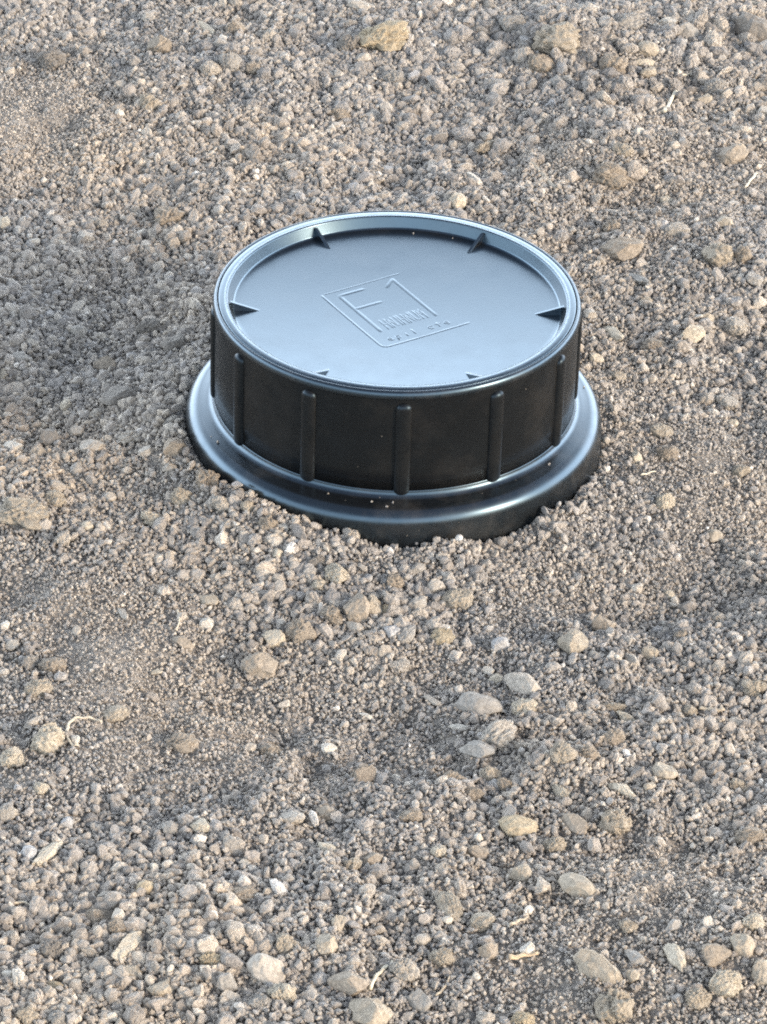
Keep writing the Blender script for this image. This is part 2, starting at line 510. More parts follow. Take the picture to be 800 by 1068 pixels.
STONE_ROWS = """
166,48,28,30,brown,clod,0|mid-sized brown crumbly clod beside the dark hollow clod
55,62,34,24,dark,clod,0|dark hollow-sided clod far behind the cap, facing fine pale soil
157,107,24,22,tan,clod,0|mid-sized tan crumbly clod beside the dark hollow clod
125,118,11,9,white,pebble,0|tiny white rounded pebble in front of the dark hollow clod
126,88,13,10,pale,pebble,0|tiny pale grey rounded pebble between the dark hollow clod and the far brown ridge clod
155,18,15,12,pale,stone,0|small pale grey lumpy stone beside the mid-sized cream flat chip
10,75,11,10,pale,pebble,0|tiny pale grey rounded pebble beside the dark hollow clod
220,72,23,18,pale,clod,0|pale crumbly clod touching a same-sized grey clod, far behind the cap
240,65,24,24,grey,clod,0|grey crumbly clod touching a same-sized pale clod, far behind the cap
245,30,20,18,brown,clod,0|small brown crumbly clod close beside the mid-sized cream flat chip
282,37,18,16,pale,clod,0|small pale grey crumbly clod beside the mid-sized cream flat chip
264,71,18,14,brown,clod,0|small brown clod beside the grey clod of the touching far pair
216,30,28,9,cream,stone,-28|mid-sized cream flat chip beside the dark hollow clod and beside the ochre-stained clod
225,104,18,14,dark,clod,0|small dark grey clod alone in front of the touching pale and grey clods
396,37,62,38,ochre,clod,0|big ochre-stained crumbly clod, the widest lump far beyond the cap
377,7,30,15,pale,stone,0|mid-sized pale grey lumpy stone just behind the ochre-stained clod
364,46,26,22,dark,clod,0|mid-sized dark grey crumbly clod close beside the ochre-stained clod
380,60,16,12,pale,pebble,0|small pale grey rounded pebble just in front of the ochre-stained clod
355,119,26,14,brown,clod,0|mid-sized brown long crumbly clod in front of the ochre-stained clod
415,24,18,7,cream,stone,-15|small cream flat chip close beside the ochre-stained clod
580,40,50,40,tan,clod,0|broad tan crumbly clod at the far edge, rising above a brown clod
566,66,32,24,brown,clod,0|mid-sized brown crumbly clod just in front of the broad tan far clod
413,80,28,18,grey,clod,0|mid-sized grey crumbly clod in front of the ochre-stained clod
472,82,12,10,cream,pebble,-30|tiny cream rounded pebble beside the ochre-stained clod and behind the white pebble behind the lid
592,83,12,14,pale,stone,0|tiny pale stone touching a small grey stone, in front of the brown far clod
580,85,14,18,grey,stone,0|small grey stone touching a tiny pale one, in front of the brown far clod
519,86,26,13,grey,stone,0|mid-sized grey lumpy stone beside the broad tan far clod
492,186,23,15,white,pebble,-30|smooth white pebble slanting just behind the lid's far rim
477,208,18,21,cream,stone,0|upright cream stone touching the outline of the lid's far rim
535,24,30,20,grey,clod,0|mid-sized grey crumbly clod beside the broad tan far clod
510,152,30,14,tan,clod,20|mid-sized tan long crumbly clod behind the white pebble behind the lid
586,10,14,5,cream,stone,0|cream chip, sunward one of the end-to-end pair behind the broad tan far clod
570,8,14,5,cream,stone,0|cream chip, the one away from the sun in the pair behind the broad tan clod
696,23,20,11,white,stone,0|clean white flat stone among the far dark clods
672,65,22,8,cream,stone,0|small cream flat chip in front of the clean white flat stone
676,76,18,13,tan,stone,0|small tan lumpy stone behind the bone-white straw
717,32,22,24,grey,pebble,0|mid-sized grey rounded pebble close beside the clean white flat stone
652,23,36,24,grey,clod,0|big grey crumbly clod beside the clean white flat stone
640,67,30,26,brown,clod,0|mid-sized brown crumbly clod beside the broad tan far clod
675,53,22,18,tan,pebble,0|small tan rounded pebble just in front of the clean white flat stone
746,90,24,20,grey,clod,0|mid-sized grey crumbly clod beside the bone-white straw
734,104,18,12,tan,pebble,0|small tan rounded pebble close beside the bone-white straw
763,160,34,25,brown,rock,0|domed brown weathered rock lying alone beyond the cap
666,138,12,11,white,rock,0|tiny white angular rock in front of the bone-white straw
704,152,11,11,pale,pebble,0|tiny pale grey rounded pebble in front of the bone-white straw
667,177,16,12,cream,rock,-30|small cream angular rock slanting beside the big brown clod beyond the cap
638,181,40,28,brown,clod,0|big brown crumbly clod beside the slanting stalk
650,156,22,17,tan,clod,0|small tan crumbly clod in front of the bone-white straw
784,28,42,36,dark,rock,0|big dark angular rock at the far edge, cut by the picture edge
784,5,20,6,cream,stone,0|small cream flat chip just behind the dark far rock
795,117,14,16,pale,stone,0|small pale grey lumpy stone behind the domed brown rock
637,117,10,18,grey,stone,0|upright grey stone of the upright pair behind the big brown clod
648,108,8,18,pale,stone,0|upright pale stone of the upright pair behind the big brown clod
4,232,14,16,cream,stone,0|small cream stone cut by the picture edge beyond the cap's shadow
36,252,12,8,white,pebble,0|tiny white pebble between the cream edge stone and another white pebble
64,254,11,8,white,pebble,0|tiny white pebble in the shadow edge, sunward neighbour of another tiny white pebble
197,268,10,8,white,pebble,0|tiny white rounded pebble in front of the far brown ridge clod
80,322,20,10,pale,stone,50|pale slanting chip inside the cap's shadow, behind a grey rounded pebble
82,345,17,15,grey,pebble,0|grey rounded pebble inside the cap's shadow, in front of a pale slanting chip
31,357,19,9,pale,stone,-15|pale flat chip in the cap's shadow just behind the flat grey stone
105,352,14,12,pale,stone,0|tiny pale stone in the cap's shadow beside the grey rounded pebble
181,360,28,22,dark,rock,0|dark bluish rock in the deepest part of the cap's shadow
154,341,30,22,dark,clod,0|mid-sized dark grey crumbly clod close beside the dark rock by the skirt
110,381,24,24,brown,rock,0|mid-sized brown angular rock beside the dark rock by the skirt
20,372,28,14,grey,stone,0|flat grey lumpy stone in the cap's shadow at the picture edge
3,390,12,22,tan,rock,0|small tan angular rock beside the dark shaded rock
178,224,34,22,brown,clod,0|brown ridge-like clod just beyond the cap's shadow
104,233,18,15,pale,clod,0|small pale grey crumbly clod beside the far brown ridge clod
648,259,46,24,brown,rock,0|wide flat-topped brown slab beyond the cap, broadest rock near the lid
638,236,22,18,brown,clod,0|small brown crumbly clod just behind the wide brown slab
638,347,34,15,cream,rock,-40|long cream wedge of rock slanting down beside the lid
722,348,26,20,cream,rock,0|bright cream angular rock facing the sun, level with the lid
681,360,28,18,brown,clod,0|mid-sized brown crumbly clod beside the bright cream rock
767,341,26,20,pale,clod,0|mid-sized pale grey crumbly clod beside the bright cream rock
749,266,34,28,tan,clod,0|knobby tan clod with a dark hollow under it, beyond the bright cream rock
775,265,18,20,brown,clod,0|small brown crumbly clod close beside the knobby tan clod
786,292,19,14,grey,pebble,0|small grey rounded pebble beside the knobby tan clod
755,231,22,14,tan,rock,0|small tan angular rock behind the knobby tan clod
706,238,28,13,pale,clod,0|mid-sized pale grey long crumbly clod beside the knobby tan clod
695,208,14,8,cream,stone,0|tiny cream lumpy stone behind the knobby tan clod
674,315,14,11,tan,pebble,0|tiny tan rounded pebble behind the cream wedge
622,374,15,12,cream,rock,0|small cream angular rock just in front of the cream wedge
666,291,28,11,grey,stone,-40|mid-sized grey flat chip in front of the wide brown slab
738,332,14,13,tan,stone,0|tiny tan lumpy stone just behind the bright cream rock
645,393,18,11,tan,clod,0|small tan crumbly clod in front of the cream wedge
123,414,38,24,dark,rock,0|dark angular rock, the widest one lying in the cap's shadow
69,422,13,18,cream,clod,0|small cream crumbly clod beside the dark shaded rock
14,465,22,13,white,rock,0|small white angular rock behind the mound-like tan clod
40,472,18,16,pale,clod,0|small pale grey crumbly clod behind the mound-like tan clod
52,457,22,20,dark,rock,0|small dark grey angular rock beside the dark shaded rock
96,466,25,18,pale,rock,0|mid-sized pale grey angular rock beside the small dark grey angular rock
81,450,13,14,pale,pebble,0|tiny pale rounded pebble between the dark shaded rock and the mound-like tan clod
101,433,15,16,pale,clod,0|small pale grey crumbly clod just in front of the dark shaded rock
135,455,26,16,pale,clod,0|mid-sized pale grey crumbly clod beside the rock against the flange
178,440,18,11,pale,stone,40|small pale grey lumpy stone just behind the rock against the flange
183,463,26,26,brown,rock,0|rough brown rock pressed against the side of the flange
80,488,14,20,grey,pebble,0|small grey rounded pebble in front of the small dark grey angular rock
24,532,58,32,tan,clod,0|mound-like tan clod, the biggest clod of all, cut by the picture edge
57,520,26,18,tan,clod,0|mid-sized tan crumbly clod close beside the mound-like tan clod
158,541,24,17,cream,clod,0|mid-sized cream crumbly clod beside the brown clod at the flange foot
115,519,13,13,pale,pebble,0|tiny pale grey rounded pebble beside the mound-like tan clod
152,471,16,12,pale,stone,0|small pale grey lumpy stone close beside the rock against the flange
91,549,13,11,cream,pebble,0|tiny cream rounded pebble beside the mound-like tan clod
66,562,20,18,pale,clod,0|small pale grey crumbly clod beside the mound-like tan clod
177,488,16,13,pale,clod,0|small pale grey crumbly clod just in front of the rock against the flange
190,517,24,20,tan,clod,0|mid-sized tan crumbly clod close beside the brown clod at the flange foot
217,500,27,22,brown,clod,0|rounded brown clod resting against the foot of the flange
231,525,20,20,pale,clod,0|small pale grey crumbly clod just in front of the brown clod at the flange foot
258,528,15,14,tan,clod,0|small tan crumbly clod at the flange foot, on the way to the cream clod
279,545,22,18,brown,clod,0|small brown crumbly clod beside the brown clod at the flange foot
296,549,13,7,white,pebble,0|tiny white rounded pebble behind the cream clod before the cap
366,557,14,20,pale,clod,80|small pale grey crumbly clod behind the cream clod before the cap
756,419,26,18,pale,clod,-25|pale leaning clod on the sunlit gravel well clear of the flange
765,442,10,10,cream,pebble,0|tiny cream rounded pebble just in front of the pale leaning clod
664,476,11,16,cream,stone,0|small cream upright stone beside the pale leaning clod, clear of the flange
690,450,26,16,tan,clod,0|mid-sized tan crumbly clod beside the pale leaning clod
696,472,26,18,brown,clod,0|mid-sized brown crumbly clod in front of the pale leaning clod
744,559,20,14,tan,pebble,0|small tan rounded pebble between the squarish brown rock and the pale leaning clod
693,523,22,20,cream,clod,0|small cream crumbly clod between the cream wedge and the bluish round pebble
772,491,22,15,tan,clod,0|small tan crumbly clod in front of the pale leaning clod
55,692,30,20,brown,clod,0|brown bar-shaped clod beyond the curled root
33,690,20,18,grey,clod,0|small grey crumbly clod close beside the brown bar clod
40,718,29,24,tan,clod,0|mid-sized tan crumbly clod just in front of the brown bar clod
51,771,38,36,cream,clod,0|cream crumbly clod, biggest pale lump beside the curled root
120,743,30,19,tan,clod,0|mid-sized tan crumbly clod beside the curled root
79,772,10,12,white,stone,0|tiny white lumpy stone just in front of the curled root
80,657,9,18,pale,stone,0|small pale grey upright stone behind the brown bar clod
128,640,20,8,pale,stone,-55|small pale grey flat chip beside the brown bar clod and beside the blocky brown rock
191,669,24,16,brown,pebble,-15|mid-sized smooth brown pebble with a short upright rootlet standing behind it
164,701,13,6,cream,stone,0|tiny cream flat chip beside the brown bar clod
190,773,34,24,brown,clod,0|big brown crumbly clod beside the curled root
35,753,24,10,pale,stone,30|mid-sized pale grey flat chip just behind the cream clod by the root
13,790,28,22,cream,clod,0|mid-sized cream crumbly clod beside the cream clod by the root
13,673,15,11,pale,stone,0|small pale grey lumpy stone beside the brown bar clod
286,665,24,22,cream,rock,0|cream angular rock wedged between the blocky rock and the round clod
314,657,32,30,brown,clod,0|round brown clod behind the blocky brown rock, touching a cream rock
271,692,38,30,brown,rock,0|blocky brown rock with rough faces, biggest brown rock in front of the cap
296,692,11,9,pale,pebble,0|tiny pale grey rounded pebble close beside the blocky brown rock
215,651,16,15,white,rock,0|small white angular rock beside the cream rock in the brown trio
217,625,24,14,tan,pebble,0|mid-sized tan rounded pebble behind the blocky brown rock
372,632,28,34,brown,rock,0|grey-brown rock standing side by side with an upright tan rock before the cap
391,631,20,34,tan,rock,0|big tan angular rock close beside the grey-brown split rock
350,597,24,28,cream,clod,-50|cream angular clod slanting in front of the cap, behind the split rock
347,640,25,22,brown,clod,-30|mid-sized brown crumbly clod close beside the grey-brown split rock
333,611,18,15,cream,clod,0|small cream crumbly clod just in front of the cream clod before the cap
371,653,20,14,pale,stone,-15|small pale grey lumpy stone just in front of the grey-brown split rock
330,585,22,15,dark,clod,20|small dark grey crumbly clod close beside the cream clod before the cap
290,579,14,13,cream,pebble,0|tiny cream rounded pebble beside the cream clod before the cap
297,735,16,9,pale,stone,25|small pale grey lumpy stone in front of the blocky brown rock
382,747,17,9,white,stone,-15|small white lumpy stone behind the brown knob and beside the blocky brown rock
500,732,52,26,grey,smoothrock,0|widest flat grey rock, smooth and leaf-shaped, in front of the cap
546,711,42,27,pale,rock,-15|pale boulder-like rock touching the back of the flat grey rock
522,671,19,20,bluish,pebble,0|bluish grey round pebble with a smooth face, behind the pale boulder
509,700,13,9,white,rock,0|tiny white angular rock between the bluish round pebble and the round brown clod
517,708,15,12,cream,rock,0|small cream angular rock between the pale boulder and the flat grey rock
478,759,21,8,white,stone,-10|small white flat chip just in front of the flat grey rock
455,612,20,20,pale,rock,0|small pale grey angular rock two-toned with a grey underside, behind the bluish round pebble
438,592,23,14,grey,rock,25|small grey angular rock behind the small ochre upright stone
435,630,20,18,grey,pebble,40|small grey rounded pebble tilted beside the cream clod before the cap
413,607,19,18,brown,clod,0|small brown crumbly clod between the grey-brown split rock and the bluish round pebble
402,635,13,19,ochre,stone,0|small ochre upright stone close beside the grey-brown split rock
477,624,34,23,tan,clod,0|big tan crumbly clod behind the bluish round pebble
462,664,27,20,ochre,clod,0|mid-sized ochre crumbly clod beside the bluish round pebble
426,661,22,17,grey,stone,40|small grey lumpy stone tilted in front of a cream clod, beside a bluish pebble
408,658,19,14,bluish,pebble,0|small bluish grey rounded pebble beside the grey-brown split rock
598,671,32,25,tan,rock,0|two-toned tan rock, half shaded, beside the squarish brown rock
521,764,42,34,pale,clod,30|big pale crumbly lump in front of the flat grey rock
497,781,38,22,grey,smoothrock,-20|big grey smooth rock close beside the pale crumbly lump
547,737,27,18,cream,clod,0|mid-sized cream crumbly clod just in front of the pale boulder
452,731,22,9,pale,stone,-30|small pale grey flat chip beside the flat grey rock
417,693,24,14,pale,clod,0|mid-sized pale grey long crumbly clod in front of the grey-brown split rock
630,652,27,24,brown,rock,0|squarish brown angular rock beyond the two-toned tan rock
678,682,18,18,tan,rock,0|small tan angular rock beside the two-toned tan rock
660,690,18,20,pale,rock,0|small pale grey angular rock in front of the squarish brown rock
710,663,16,16,brown,clod,0|small brown crumbly clod beside the squarish brown rock
697,621,13,12,cream,clod,0|tiny cream crumbly clod beside the squarish brown rock
693,651,7,12,white,rock,0|tiny white angular rock beside the squarish brown rock
750,645,18,14,pale,clod,0|small pale grey crumbly clod beside the squarish brown rock
636,737,36,12,tan,clod,-5|big tan long crumbly clod in front of the two-toned tan rock
656,751,30,13,cream,clod,-25|mid-sized cream long crumbly clod beside the flat tan stick
640,770,27,22,brown,clod,0|mid-sized brown crumbly clod between the flat tan stick and the pale boulder
719,742,18,14,tan,clod,0|small tan crumbly clod close beside the flat tan stick
786,718,27,22,tan,clod,0|mid-sized tan crumbly clod beside the flat tan stick and beside the squarish brown rock
615,786,24,20,brown,clod,0|mid-sized brown crumbly clod behind the tan lump and in front of the pale boulder
51,889,42,15,cream,rock,58|long cream shard slanting beside a bluish pebble
30,889,17,20,bluish,pebble,0|small bluish grey rounded pebble close beside the upright cream shard
8,848,22,22,pale,clod,0|small pale grey crumbly clod behind the upright cream shard
43,822,17,14,cream,clod,0|small cream crumbly clod in front of the cream clod by the root
69,858,15,15,bluish,pebble,0|small bluish grey rounded pebble just behind the upright cream shard
162,906,13,12,white,rock,0|tiny white angular rock just behind the ochre pebble
152,926,19,18,ochre,pebble,0|rounded ochre pebble behind the dark brown clods
107,955,38,20,brown,clod,0|big brown long crumbly clod beside the ochre pebble
123,968,25,20,brown,clod,0|mid-sized brown crumbly clod just behind the long cream rock
135,985,48,20,cream,rock,58|long cream rock slanting in front of two dark brown clods
178,865,18,18,grey,rock,0|small grey angular rock close beside the cream block
108,936,15,12,pale,stone,0|small pale grey lumpy stone beside the ochre pebble
305,853,28,19,pale,rock,-15|pale angular rock with a dark shadow under it, alone on fine gravel
211,861,25,20,cream,rock,0|cream blocky rock alone on the near gravel, in front of brown clods
255,900,14,12,white,pebble,-20|tiny white rounded pebble beside the ochre pebble
343,781,16,12,white,pebble,0|small white rounded pebble behind the brown knob
260,780,15,11,pale,pebble,0|small pale grey rounded pebble behind the cream block
340,848,22,18,brown,pebble,0|small brown rounded pebble close beside the pale shadowed rock
379,811,30,27,brown,clod,0|brown knobby clod alone on grey gravel behind a small rounded brown pebble
283,783,25,18,brown,clod,0|mid-sized brown crumbly clod behind the pale shadowed rock
341,884,20,12,cream,stone,-30|small cream lumpy stone in front of the brown knob
367,903,22,18,tan,clod,0|small tan crumbly clod in front of the pale shadowed rock
388,896,22,17,brown,pebble,0|small brown rounded pebble behind the small tan upright stone
255,931,32,20,brown,clod,0|mid-sized brown crumbly clod in front of the cream block
279,931,14,12,pale,pebble,0|tiny pale grey rounded pebble behind the egg-shaped rock
259,951,25,15,dark,pebble,-20|mid-sized dark grey rounded pebble behind the egg-shaped rock
540,861,41,27,ochre,rock,0|yellow-ochre rock with a dark undercut edge, the only yellowish big rock
498,889,29,17,brown,pebble,-8|mid-sized brown rounded pebble between the yellow-ochre rock and the six-sided white stone
544,911,25,23,tan,pebble,0|mid-sized tan rounded pebble beside the smooth tan rock
600,859,30,24,brown,smoothrock,-25|mid-sized brown smooth rock beside the tan lump
578,881,26,24,tan,clod,0|mid-sized tan crumbly clod beside the yellow-ochre rock
566,922,17,22,pale,stone,0|small pale grey lumpy stone close beside the smooth tan rock
601,922,40,26,tan,smoothrock,-30|smooth tan rock leaning down towards the front, before the yellow-ochre rock
588,785,30,22,tan,clod,0|mid-sized tan crumbly clod beside the pale crumbly lump
585,825,24,14,cream,clod,-35|mid-sized cream long crumbly clod behind the yellow-ochre rock
499,873,10,13,white,stone,0|tiny white lumpy stone beside the yellow-ochre rock
458,889,19,15,cream,clod,0|small cream crumbly clod beside the yellow-ochre rock
412,812,11,9,white,rock,0|tiny white angular rock close beside the brown knob
474,813,25,19,brown,clod,0|brown clod in the cluster behind the yellow-ochre rock, the one farther from that rock
512,808,24,18,tan,clod,0|mid-sized tan crumbly clod in front of the pale crumbly lump
527,820,20,18,brown,clod,0|small brown crumbly clod behind the yellow-ochre rock
493,827,24,17,brown,clod,0|brown clod in the cluster behind the yellow-ochre rock, the one closer to that rock
468,944,32,24,tan,clod,-50|mid-sized tan crumbly clod beside the six-sided white stone and behind the whitish root
465,959,13,14,white,rock,0|tiny white angular rock behind the whitish root
428,851,27,20,brown,clod,0|mid-sized brown crumbly clod in front of the brown knob
649,823,32,16,cream,rock,-30|mid-sized cream angular rock just behind the tan lump
641,856,36,32,tan,clod,0|broad tan crumbly lump beside the smooth brown rock
692,806,30,24,tan,pebble,0|tan rounded pebble touching a smaller tan pebble, alone on fine gravel
769,820,27,22,tan,clod,0|mid-sized tan crumbly clod behind the oval brown clod
782,870,34,22,brown,clod,0|wide oval brown clod at the picture edge beyond the near tan pebbles
678,820,16,11,tan,pebble,30|small tan rounded pebble between the tan lump and the pale boulder
278,1010,38,38,pale,smoothrock,-40|egg-shaped pale smooth rock with two faces, leaning on a crumbly cream clod
293,1036,32,28,cream,clod,0|mid-sized cream crumbly clod just in front of the egg-shaped rock
363,1021,41,27,brown,smoothrock,-22|smooth oval brown rock behind the whitish root
341,985,24,24,tan,pebble,0|mid-sized tan rounded pebble beside the whitish root
353,962,16,22,tan,stone,0|small tan upright stone behind the whitish root
385,1054,48,38,tan,rock,0|big tan rock at the near edge with a whitish root behind it
237,1025,23,22,grey,rock,0|small grey angular rock beside the egg-shaped rock
272,1044,25,20,grey,clod,0|mid-sized grey crumbly clod just in front of the egg-shaped rock
300,985,26,22,tan,clod,0|mid-sized tan crumbly clod just behind the egg-shaped rock
220,1000,26,20,ochre,clod,0|mid-sized ochre crumbly clod beside the egg-shaped rock
57,1028,18,12,ochre,pebble,-15|small ochre rounded pebble beside the long cream rock
167,1030,26,22,tan,rock,20|mid-sized tan angular rock in front of the long cream rock, at the near edge
7,1017,15,13,white,rock,0|small white angular rock in front of the buff straw
28,1058,26,20,tan,clod,0|mid-sized tan crumbly clod in front of the buff straw and beside the long cream rock
61,1061,24,18,grey,clod,0|mid-sized grey crumbly clod in front of the long cream rock
106,1007,25,21,grey,rock,0|mid-sized grey angular rock beside the long cream rock
81,1018,11,11,pale,pebble,0|tiny pale grey rounded pebble beside the long cream rock
138,1014,25,16,tan,rock,0|mid-sized tan angular rock just in front of the long cream rock
55,990,25,22,dark,clod,0|mid-sized dark grey crumbly clod in front of the buff straw
422,1012,32,30,pale,clod,0|mid-sized pale grey crumbly clod close beside the whitish root
437,1044,28,26,grey,pebble,0|mid-sized grey rounded pebble beside the whitish root
545,1063,26,20,ochre,clod,0|mid-sized ochre crumbly clod in front of the wood chip
550,989,16,16,white,rock,0|six-sided white stone just behind the orange-tan wood chip
497,1019,9,9,white,rock,0|tiny white angular rock beside the wood chip
504,960,30,22,tan,clod,0|mid-sized tan crumbly clod beside the six-sided white stone
511,991,24,22,brown,rock,0|mid-sized brown angular rock close beside the six-sided white stone
460,996,27,19,tan,clod,0|mid-sized tan crumbly clod between the whitish root and the wood chip
442,979,22,13,pale,stone,30|small pale grey lumpy stone behind the whitish root
625,1006,54,32,tan,rock,-22|biggest tan rock, a broad wedge with a ridge, at the near edge
706,997,30,21,cream,rock,-50|cream oblong rock standing between the big wedge rock and a brown pebble
747,995,30,24,brown,pebble,0|mid-sized brown rounded pebble just behind the cream crumbly lump
775,985,26,24,tan,pebble,0|mid-sized tan rounded pebble behind the cream crumbly lump
785,961,26,20,cream,clod,0|mid-sized cream crumbly clod in front of the oval brown clod
756,1024,36,36,cream,clod,0|cream crumbly lump, brightest big clod at the near edge
795,1010,24,36,tan,rock,0|big tan angular rock beside the cream crumbly lump
728,1040,28,26,tan,clod,0|mid-sized tan crumbly clod close beside the cream crumbly lump
641,1048,42,42,tan,clod,0|tall tan clod at the near edge in front of the big wedge rock
701,966,21,16,grey,pebble,30|small grey rounded pebble just behind the cream oblong rock
655,966,20,16,tan,clod,0|small tan crumbly clod behind the big wedge rock
660,1018,16,16,tan,pebble,0|small tan rounded pebble close beside the big wedge rock
661,998,22,17,grey,pebble,-30|small grey rounded pebble close beside the big wedge rock
"""
DENS = (300000, 115000, 46000, 11500)
PL = 0.0
strokes('emblem_frame', [[(-6, 123), (-6, 60), (-6, 10)] + rounded(-6, 0, 7) + [(30, 0), (60, 0), (99, 0)]], 1.7, 0.2, M_LID, lid)
strokes('emblem_frame', [[(-2, 124), (30, 124), (66, 124), (90, 124)]], 1.2, 0.12, M_LID, lid)
strokes('emblem_letter', [[(10, 31), (10, 75), (10, 114.5), (24, 114.5), (40, 114.5)], [(11, 83), (26, 83), (42, 83)]], 2.8, 0.17, M_LID, lid, PL)
strokes('emblem_letter', [[(78, 31), (78, 70), (78, 117)], [(64, 106), (70, 111), (78, 117)]], 2.6, 0.17, M_LID, lid, PL)
GL = {'n': [[(0, 0), (0, 1), (1, 0), (1, 1)]], 'h': [[(0, 0), (0, 1)], [(0, 0.5), (1, 0.5)], [(1, 0), (1, 1)]], 'i': [[(0.5, 0), (0.5, 1)]],
      'm': [[(0, 0), (0, 1), (0.5, 0.4), (1, 1), (1, 0)]], 'u': [[(0, 1), (0, 0.15), (0.5, 0), (1, 0.15), (1, 1)]],
      'e': [[(1, 0.1), (0.4, 0), (0, 0.4), (0.3, 1), (1, 0.8), (0.9, 0.5), (0.1, 0.5)]], 'p': [[(0, -0.6), (0, 1), (0.8, 0.95), (0.9, 0.2), (0, 0.05)]],
      'l': [[(0.4, 0), (0.4, 1.7)]], 'c': [[(1, 0.9), (0.3, 1), (0, 0.5), (0.3, 0), (1, 0.1)]], 't': [[(0.5, 1.5), (0.5, 0)], [(0, 1), (1, 1)]]}
def glyphs(text, a, b, w, h, step):
    out = []
    for ch in text:
        for ln in GL.get(ch, []):
            out.append([(a + x * w, b + y * h) for x, y in ln])
        a += step * (0.7 if ch == 'i' and h > 10 else 1)
    return out
strokes('emblem_lettering', glyphs('hnihnum', 20, 31, 5.2, 20, 7.6), 1.3, 0.13, M_LID, lid, PL)
strokes('emblem_lettering', glyphs('epil cte', 8, 9.5, 5.0, 5.5, 9.8), 1.25, 0.24, M_LID, lid, PL)

# ------------------------------------------------------------------ stones
def ico(n):
    t = (1 + 5 ** 0.5) / 2
    V = [(-1, t, 0), (1, t, 0), (-1, -t, 0), (1, -t, 0), (0, -1, t), (0, 1, t), (0, -1, -t), (0, 1, -t), (t, 0, -1), (t, 0, 1), (-t, 0, -1), (-t, 0, 1)]
    F = [(0, 11, 5), (0, 5, 1), (0, 1, 7), (0, 7, 10), (0, 10, 11), (1, 5, 9), (5, 11, 4), (11, 10, 2), (10, 7, 6), (7, 1, 8), (3, 9, 4), (3, 4, 2), (3, 2, 6), (3, 6, 8), (3, 8, 9), (4, 9, 5), (2, 4, 11), (6, 2, 10), (8, 6, 7), (9, 8, 1)]
    V = [np.array(v) / np.linalg.norm(v) for v in V]
    for _ in range(n):
        cache, G = {}, []
        def mid(a, b):
            k = (min(a, b), max(a, b))
            if k not in cache:
                mm = V[a] + V[b]
                V.append(mm / np.linalg.norm(mm)); cache[k] = len(V) - 1
            return cache[k]
        for a, b, c in F:
            ab, bc, ca = mid(a, b), mid(b, c), mid(c, a)
            G += [(a, ab, ca), (b, bc, ab), (c, ca, bc), (ab, bc, ca)]
        F = G
    return np.array(V), np.array(F)
ICO = {n: ico(n) for n in range(6)}

def sines(p, freq, rng, k=10):
    out = np.zeros(len(p))
    for _ in range(k):
        d = rng.normal(size=3); d /= np.linalg.norm(d)
        out += np.sin(p @ d * freq * rng.uniform(0.7, 1.4) + rng.uniform(0, 6.28))
    return out / math.sqrt(k / 2) * 0.7
def cells(p, n, rng):
    """distance to the nearest of n random directions: lumps with creases between them"""
    q = rng.normal(size=(n, 3)); q /= np.linalg.norm(q, axis=1)[:, None]
    d = np.partition(np.sqrt(np.maximum(2 - 2 * p @ q.T, 0)), 1, axis=1)
    return d[:, 0], d[:, 1] - d[:, 0]

def shape(kind, level, rng):
    V, F = ICO[level]
    V = V.copy(); U = V.copy()
    if kind == 'clod':
        d0, e = cells(U, int(rng.integers(7, 14)), rng)
        rad = 1 + 0.20 * sines(U, 1.7, rng) + 0.12 * np.minimum(e / 0.45, 1) - 0.1 + 0.10 * sines(U, 4, rng)
        if level >= 3:
            rad += 0.07 * sines(U, 8, rng, 16) - 0.07 * np.abs(sines(U, 13, rng, 16))
            if level >= 4:
                d1, e1 = cells(U, 240, rng)
                m1 = np.clip(0.5 + 0.8 * sines(U, 3, rng), 0, 1)
                rad += (0.10 * np.minimum(e1 / 0.10, 1) - 0.06) * m1 + 0.05 * sines(U, 22, rng, 20)
        V = U * rad[:, None]
        ncut, dmin = 2, 0.78
    elif kind == 'pebble':
        V = U * (1 + 0.13 * sines(U, 1.7, rng) + 0.05 * sines(U, 4.5, rng))[:, None]
        ncut, dmin = 14, 0.58
    elif kind == 'stone':
        V = U * (1 + 0.15 * sines(U, 1.9, rng) + 0.07 * sines(U, 5, rng))[:, None]
        ncut, dmin = 11, 0.58
    elif kind == 'smoothrock':
        V = U * (1 + 0.10 * sines(U, 1.6, rng) + 0.03 * sines(U, 4, rng))[:, None]
        ncut, dmin = 12, 0.54
    elif kind == 'crumb':
        V = U * (1 + 0.26 * sines(U, 1.9, rng) + 0.13 * sines(U, 4.5, rng))[:, None]
        ncut, dmin = 11, 0.52
    else:                                          # broken rock
        V = U * (1 + 0.11 * sines(U, 1.9, rng))[:, None]
        ncut, dmin = 15, 0.52
    for _ in range(ncut):
        n = rng.normal(size=3); n /= np.linalg.norm(n)
        dd = rng.uniform(dmin, 0.98)
        over = V @ n - dd
        V -= np.where(over > 0, over * 0.92, 0)[:, None] * n
    if kind != 'clod' and level >= 3:
        k = 1.0 if kind == 'smoothrock' else 1.7
        V *= (1 + k * (0.03 * sines(U, 8, rng, 16) + 0.018 * sines(U, 19, rng, 20)))[:, None]
    lo, hi = V.min(0), V.max(0)
    V = (V - (lo + hi) / 2) / ((hi - lo) / 2)
    return V, F

